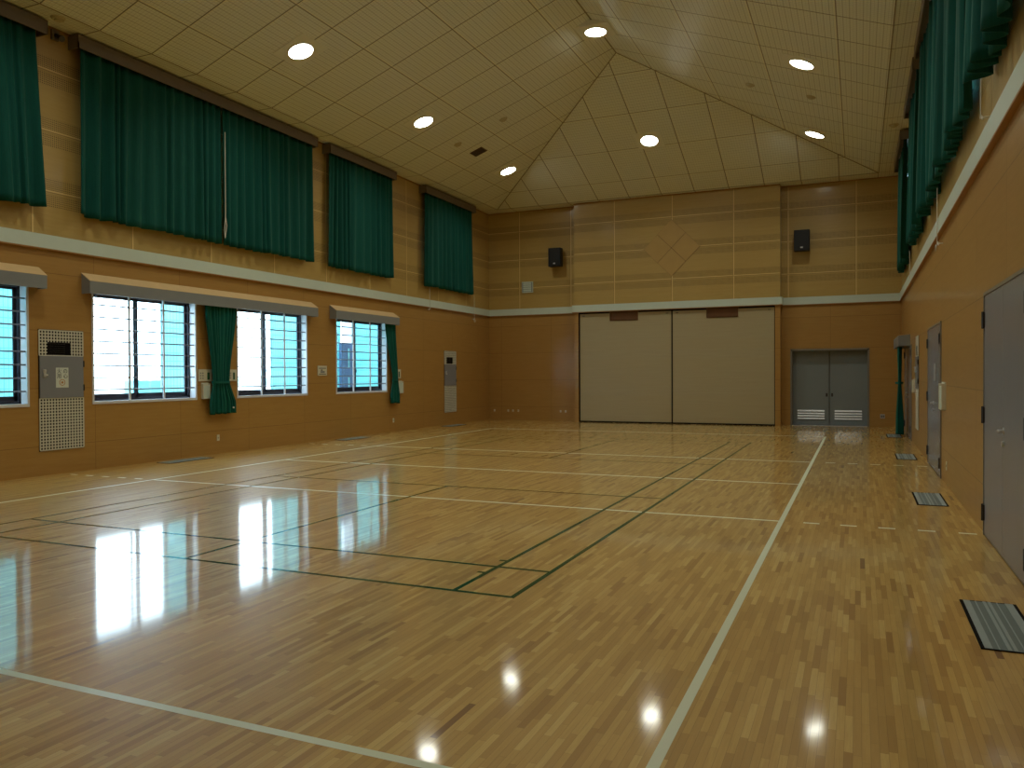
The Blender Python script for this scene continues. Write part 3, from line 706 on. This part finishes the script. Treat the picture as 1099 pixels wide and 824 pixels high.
# ---------------------------------------------------------------- switches, boxes, outlets
def switch_panel(x, nx, ya, yb, za, zb, lab, ndark):
    r = empty('switch_panel', (x, (ya+yb)/2, za), lab, 'switch panel'); t = MB(); t.box(x, x+nx*.02, ya, yb, za, zb); t.build('cover', M['plastic'], r, bevel=.004)
    for (a, c) in ndark:
        t = MB(); t.box(x+nx*.02, x+nx*.024, a, c, za+.03, zb-.06); t.build('switch_window', M['green'], r)
    t = MB()
    for i in range(2):
        for j in range(3):
            yy = ya+.03+i*.06; zz = za+.05+j*.05
            if yy+.03 < (ndark[0][0] if ndark else yb): t = MB(); t.box(x+nx*.02, x+nx*.026, yy, yy+.03, zz, zz+.022); t.build('button', M['cornice'], r)
    return r
switch_panel(XL, 1, 8.92, 9.26, 1.455, 1.69, 'ivory switch panel half hidden left of the tied curtain', [(9.14, 9.20)])
switch_panel(XL, 1, 9.72, 9.95, 1.455, 1.69, 'ivory switch panel peeping out right of the middle tied curtain', [(9.84, 9.89)])
switch_panel(XL, 1, 16.02, 16.34, 1.47, 1.72, 'ivory switch panel right of the farthest window', [(16.22, 16.27)])
def holder(x, nx, ya, yb, za, zb, lab, d=.07):
    r = empty('handset_mount', (x, (ya+yb)/2, za), lab, 'wall box'); t = MB()
    t.box(x, x+nx*.02, ya, yb, za, zb); t.box(x+nx*.02, x+nx*d, ya, ya+.012, za, zb-.02); t.box(x+nx*.02, x+nx*d, yb-.012, yb, za, zb-.02); t.box(x+nx*.02, x+nx*d, ya, yb, za, za+.012)
    t.build('case', M['plastic'], r, bevel=.003)
    t = MB(); t.box(x+nx*.02, x+nx*(d-.01), ya+.015, yb-.015, za+.014, zb-.06); t.tube((x+nx*(d-.01), (ya+yb)/2, za+.15), (x+nx*(d-.004), (ya+yb)/2, za+.15), .012, 10); t.build('handset', M['band'], r, bevel=.004)
    return r
holder(XL, 1, 8.99, 9.17, 1.11, 1.43, 'ivory box on the wall below the switches, left of the tied curtain')
holder(XL, 1, 16.14, 16.40, 1.05, 1.40, 'ivory box on the wall right of the farthest tied curtain')
holder(XR, -1, 9.72, 10.15, 1.03, 1.42, 'ivory box on the right wall just before the grey double door', .06)
holder(XR, -1, 16.3, 16.55, 1.12, 1.42, 'slim ivory box on the right wall between the far doors', .05)
r = empty('control_switch_panel', (XL, 12.8, 1.56), 'square ivory control panel between the two farther left windows', 'control panel')
t = MB(); t.box(XL, XL+.022, 12.63, 12.97, 1.555, 1.79); t.build('cover', M['plastic'], r, bevel=.004)
t = MB(); t.box(XL+.022, XL+.025, 12.66, 12.93, 1.725, 1.74); t.box(XL+.022, XL+.025, 12.66, 12.93, 1.585, 1.60); t.box(XL+.022, XL+.027, 12.74, 12.79, 1.675, 1.70); t.build('marking', M['ink'], r)
t = MB(); t.box(XL+.022, XL+.026, 12.72, 12.88, 1.62, 1.665); t.build('display', M['cornice'], r)
def outlet(proto=[None]):
    return proto
op = empty('wall_outlet', (0, 0, 0), 'x', 'outlet', 'small outlets low on the walls')
t = MB(); t.box(-.035, .035, -.008, 0, -.06, .06); t.build('plate', M['plastic'], op, bevel=.002)
t = MB(); t.box(-.013, -.007, -.009, -.008, -.015, .015); t.box(.007, .013, -.009, -.008, -.015, .015); t.build('slot', M['gap'], op)
used = False
for loc, rz, lab in (((XL, 9.43, .32), PI/2, 'small white outlet low on the left wall under the tied curtain'),
                     ((XL, 15.96, .31), PI/2, 'small white outlet low on the left wall under the farthest tied curtain'),
                     ((-1.84, YS, .32), 0, 'small outlet low on the far wall, nearest the left corner'),
                     ((-1.32, YS, .32), 0, 'small outlet low on the far wall, second from the left corner'),
                     ((-1.14, YS, .32), 0, 'small outlet low on the far wall, third from the left corner'),
                     ((-.94, YS, .32), 0, 'small outlet low on the far wall, fourth from the left corner'),
                     ((.60, YS, .32), 0, 'left outlet of the two low beside the sliding partition'),
                     ((.78, YS, .32), 0, 'right outlet of the two low beside the sliding partition'),
                     ((XR, 9.62, .27), -PI/2, 'small white outlet low on the right wall before the double door')):
    o = put(op, used, loc, (0, 0, rz), lab); used = True
    o.scale = (.8, 1, .6) if abs(loc[1]-YS) < .01 else (1, 1, 1)
r = empty('square_outlet', (10.37, YS, .25), 'square steel outlet plate on the far wall right of the grey doors', 'outlet')
t = MB(); t.box(10.31, 10.43, YS-.01, YS, .25, .37); t.build('plate', M['louvre'], r, bevel=.002)
t = MB(); t.box(10.33, 10.36, YS-.012, YS-.01, .28, .34); t.box(10.38, 10.41, YS-.012, YS-.01, .28, .34); t.build('socket', M['darksteel'], r)

# cords and hooks
def cord(x, nx, y, ztop, zb, lab, d=.075, coil=True):
    r = empty('hanging_string', (x+nx*d, y, zb), lab, 'cord', 'white pull cords of the upper curtains')
    t = MB(); t.tube((x+nx*d, y, ztop), (x+nx*d, y+.01, zb+.06), .006, 6); t.build('line', M['cord'], r)
    t = MB(); t.tube((x, y, zb+.05), (x+nx*(d+.01), y, zb+.05), .01, 8); t.tube((x+nx*(d-.01), y-.05, zb+.02), (x+nx*(d-.01), y+.05, zb+.08), .01, 8); t.build('cleat', M['cord'], r)
    if coil:
        t = MB(); t.ring((x+nx*(d+.01), y, zb-.01), (nx, 0, 0), .035, .05, .012, 18); t.build('coil', M['cord'], r)
cord(XL, 1, 20.88, 4.2, 3.36, 'white cord and cleat under the rail nearest the far left corner')
cord(XL, 1, 17.9, 4.2, 3.47, 'short white cord hook under the rail above the far air conditioner', coil=False)
cord(XR, -1, 10.2, 4.25, 3.36, 'white cord with a looped end hanging over the rail of the right wall')
cord(XR, -1, 5.75, 4.3, 3.86, 'white cord cleat above the rail of the right wall beside the nearest curtain', coil=False)
cord(XR, -1, 16.9, 4.25, 3.6, 'thin white cord dropping to the far part of the right rail', coil=False)
r = empty('hanging_string', (XL+.235, 9.44, 4.3), 'thin white cord hanging in the slit of the widest upper curtains', 'cord')
t = MB(); t.tube((XL+.245, 9.44, 6.4), (XL+.245, 9.435, 4.72), .009, 6); t.build('line', M['cord'], r)
t = MB(); t.tube((XL+.245, 9.435, 4.72), (XL+.25, 9.46, 4.55), .009, 6); t.tube((XL+.25, 9.46, 4.55), (XL+.235, 9.43, 4.30), .009, 6); t.tube((XL+.245, 9.435, 4.72), (XL+.235, 9.41, 4.45), .009, 6); t.tube((XL+.235, 9.41, 4.45), (XL+.235, 9.43, 4.3), .009, 6); t.build('looped_end', M['cord'], r)

# ---------------------------------------------------------------- floor vents
fv = empty('floor_vent', (0, 0, 0), 'x', 'floor vent', 'aluminium floor vents along the side walls')
t = MB()
for x in (-.165, .145): t.box(x, x+.02, -.52, .52, 0, .006)
t.box(-.165, .165, -.525, -.515, 0, .005); t.box(-.165, .165, .515, .525, 0, .005); t.build('border', M['gap'], fv)
t = MB(); t.box(-.145, .145, -.515, .515, 0, .004); t.build('bed', M['ventdark'], fv)
t = MB()
for x0, x1 in ((-.145, -.105), (-.075, -.068), (-.03, -.012), (-.0, .018), (.05, .057), (.10, .145)): t.box(x0, x1, -.515, .515, .004, .007)
t.build('slat', M['vent'], fv)
used = False
for i, y in enumerate((2.9, 8.2, 13.55, 18.85)):
    w = ('nearest the camera', 'second from the camera, before the double door', 'third from the camera, beyond the double door', 'farthest, by the gathered curtain')[i]
    put(fv, used, (10.54, y, 0.0015), (0, 0, 0), 'aluminium floor vent along the right wall, '+w); used = True
for i, y in enumerate((8.25, 13.55, 18.85)):
    w = ('under the first full window', 'under the farthest window', 'near the far corner')[i]
    put(fv, True, (-1.66, y, 0.0015), (0, 0, 0), 'floor vent along the left wall, '+w)
t = MB(); t.tube((9.2, 19.47, 0), (9.2, 19.47, .006), .035, 16); tag(t.build('metal_disc', M['brass'], loc=(9.2, 19.47, 0)), 'tiny round metal cap in the floor in front of the grey far doors', 'floor cap')

# ---------------------------------------------------------------- ceiling fittings
r = empty('ceiling_vent', (.15, 16.95, zs(.15)), 'square dark brown vent grille on the left ceiling slope', 'vent')
r.rotation_euler = (0, -TH, 0); r['_o'] = (0, 0, 0)
t = MB(); t.box(-.19, .19, -.19, .19, -.012, .0); t.build('frame', M['brown'], r)
t = MB()
for i in range(7): t.box(-.17, .17, -.165+i*.05, -.14+i*.05, -.018, -.012)
t.build('blade', M['darksteel'], r)
sd = empty('smoke_detector', (0, 0, 0), 'x', 'detector', 'round ceiling detectors')
t = MB(); t.tube((0, 0, -.03), (0, 0, 0), .085, 24, r1=.11); t.build('base', M['detector'], sd)
t = MB(); t.tube((0, 0, -.05), (0, 0, -.03), .05, 20, r1=.06); t.build('sensor', M['detector'], sd)
used = False
for x, y, z, ry, lab in ((1.35, 15.96, zs(1.35), -TH, 'round detector upper on the left ceiling slope, above the square vent'),
                     (.03, 15.95, zs(.03), -TH, 'small round detector on the left ceiling slope, just left of the square vent'),
                     (7.48, 16.06, zs(7.48), TH, 'round detector higher on the right ceiling slope'),
                     (8.78, 16.02, zs(8.78), TH, 'round detector lower on the right ceiling slope between the two lights'),
                     (10.47, 17.05, ZE, 0, 'round detector on the flat ceiling strip by the right curtains'),
                     (-1.62, 5.75, ZE, 0, 'round detector on the flat ceiling strip between the two nearest left curtains')):
    put(sd, used, (x, y, z-.001), (0, ry, 0), lab); used = True
r = empty('wall_bracket_fitting', (XL, 5.98, 6.9), 'small dark fitting on the wall under the ceiling between the two nearest left curtains', 'bracket')
t = MB(); t.box(XL, XL+.05, 5.92, 6.04, 6.93, 7.09); t.build('plate', M['pelmet'], r)
t = MB(); t.tube((XL+.05, 5.98, 7.0), (XL+.16, 5.98, 6.94), .035, 14); t.tube((XL+.16, 5.98, 6.94), (XL+.19, 5.98, 6.92), .05, 14); t.build('head', M['darksteel'], r)

# ---------------------------------------------------------------- outdoors seen through the lower windows
t = MB(); q = [(-140, -120), (XL-.28, -120), (XL-.28, 160), (-140, 160)]; t.face([(x, y, -.3) for x, y in q], 0)
tag(t.build('ground', M['ground']), kind='structure')
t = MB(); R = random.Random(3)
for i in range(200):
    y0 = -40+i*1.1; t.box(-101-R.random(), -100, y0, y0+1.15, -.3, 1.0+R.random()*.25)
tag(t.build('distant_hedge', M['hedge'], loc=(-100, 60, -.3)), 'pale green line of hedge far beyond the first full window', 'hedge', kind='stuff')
def screen(ya, yb, zt, lab, x=-3.3):
    r = empty('mesh_screen', (x, (ya+yb)/2, -.3), lab, 'screen', 'mint green mesh screens outside the left windows')
    t = MB(); q = [(ya, -.1), (yb, -.1), (yb, zt), (ya, zt)]
    t.face([(x, *p) for p in q], 0, q); t.face([(x-.02, *p) for p in q], 0, q)
    t.face([(x-.02, ya, -.1), (x, ya, -.1), (x, ya, zt), (x-.02, ya, zt)]); t.face([(x-.02, yb, -.1), (x, yb, -.1), (x, yb, zt), (x-.02, yb, zt)]); t.face([(x-.02, ya, zt), (x, ya, zt), (x, yb, zt), (x-.02, yb, zt)])
    t.build('mesh', M['screen'], r)
    t = MB(); n = max(1, round((yb-ya)/1.2))
    for i in range(n+1):
        y = ya+(yb-ya)*i/n; t.box(x-.06, x-.025, y-.02, y+.02, -.3, zt)
    t.build('post', M['teal'], r)
screen(1.0, 7.0, 4.2, 'mint green mesh screen outside the window at the left photo edge')
screen(9.25, 11.05, 4.2, 'mint green mesh screen seen in the right part of the first full window')
screen(12.55, 15.32, 4.2, 'mint green mesh screen seen in the right part of the second full window')
screen(15.9, 22.0, 4.2, 'mint green mesh screen filling the right of the farthest window')
t = MB(); t.box(-3.315, -3.30, 15.38, 15.84, -.3, 4.2)
tag(t.build('outdoor_board', M['frost'], loc=(-3.31, 15.6, -.3)), 'pale upright board behind the blue-grey cabinet outside the farthest window', 'board')
r = empty('outdoor_cabinet', (-3.16, 15.38, -.3), 'tall blue-grey cabinet outside the farthest window', 'cabinet')
t = MB(); t.box(-3.2, -3.12, 15.1, 15.66, -.3, 2.45); t.build('body', M['bluegrey'], r, bevel=.01)
t = MB(); t.box(-3.12, -3.115, 15.4, 15.47, 1.75, 2.3); t.box(-3.12, -3.115, 15.4, 15.47, 1.2, 1.5); t.build('strip', M['screen'], r)
r = empty('outdoor_unit', (-6.15, 11.4, -.3), 'low blue-green outdoor unit seen through the first full window', 'outdoor unit')
t = MB(); t.box(-6.3, -6.0, 11.1, 11.7, -.3, 1.16); t.build('casing', M['bluegrey'], r, bevel=.02)
t = MB(); t.box(-6.32, -5.98, 10.85, 11.72, 1.16, 1.46); t.build('top_panel', M['teal'], r, bevel=.01)

# lamps shine straight down although their discs follow the slope
for o in list(bpy.data.objects):
    if o.type == 'LIGHT' and o.parent: e_ = o.parent.rotation_euler; o.rotation_euler = (-e_[0], -e_[1], 0)

# ---------------------------------------------------------------- world, camera, colour
w = bpy.data.worlds.new('sky'); scn.world = w; w.use_nodes = True
bg = w.node_tree.nodes['Background']; bg.inputs[0].default_value = (.66, .83, 1.0, 1); bg.inputs[1].default_value = 13.0
cam = bpy.data.cameras.new('camera'); co = bpy.data.objects.new('camera', cam); col.objects.link(co); scn.camera = co
cam.sensor_width = 36; cam.lens = 849.14/1099*36; cam.clip_end = 500; cam.clip_start = .05
yaw, pitch, roll = .4130, -.0118, -.0052
cy, sy = math.cos(yaw), math.sin(yaw)
fw = Vector((-sy*math.cos(pitch), cy*math.cos(pitch), math.sin(pitch))); rt = Vector((cy, sy, 0)); up = rt.cross(fw)
c, s = math.cos(roll), math.sin(roll); rt, up = c*rt+s*up, -s*rt+c*up
co.matrix_world = Matrix(((rt.x, up.x, -fw.x, 9.746), (rt.y, up.y, -fw.y, -2.731), (rt.z, up.z, -fw.z, 1.555), (0, 0, 0, 1)))
vs = scn.view_settings; vs.view_transform = 'Standard'; vs.look = 'None'; vs.gamma = 1; vs.exposure = 0; vs.use_curve_mapping = False
cy_ = scn.cycles; cy_.use_denoising = True; cy_.max_bounces = 8; cy_.diffuse_bounces = 4; cy_.glossy_bounces = 4; cy_.transparent_max_bounces = 12
cy_.sample_clamp_indirect = 6; cy_.caustics_reflective = False; cy_.caustics_refractive = False
for o in bpy.data.objects:
    if '_o' in o: del o['_o']
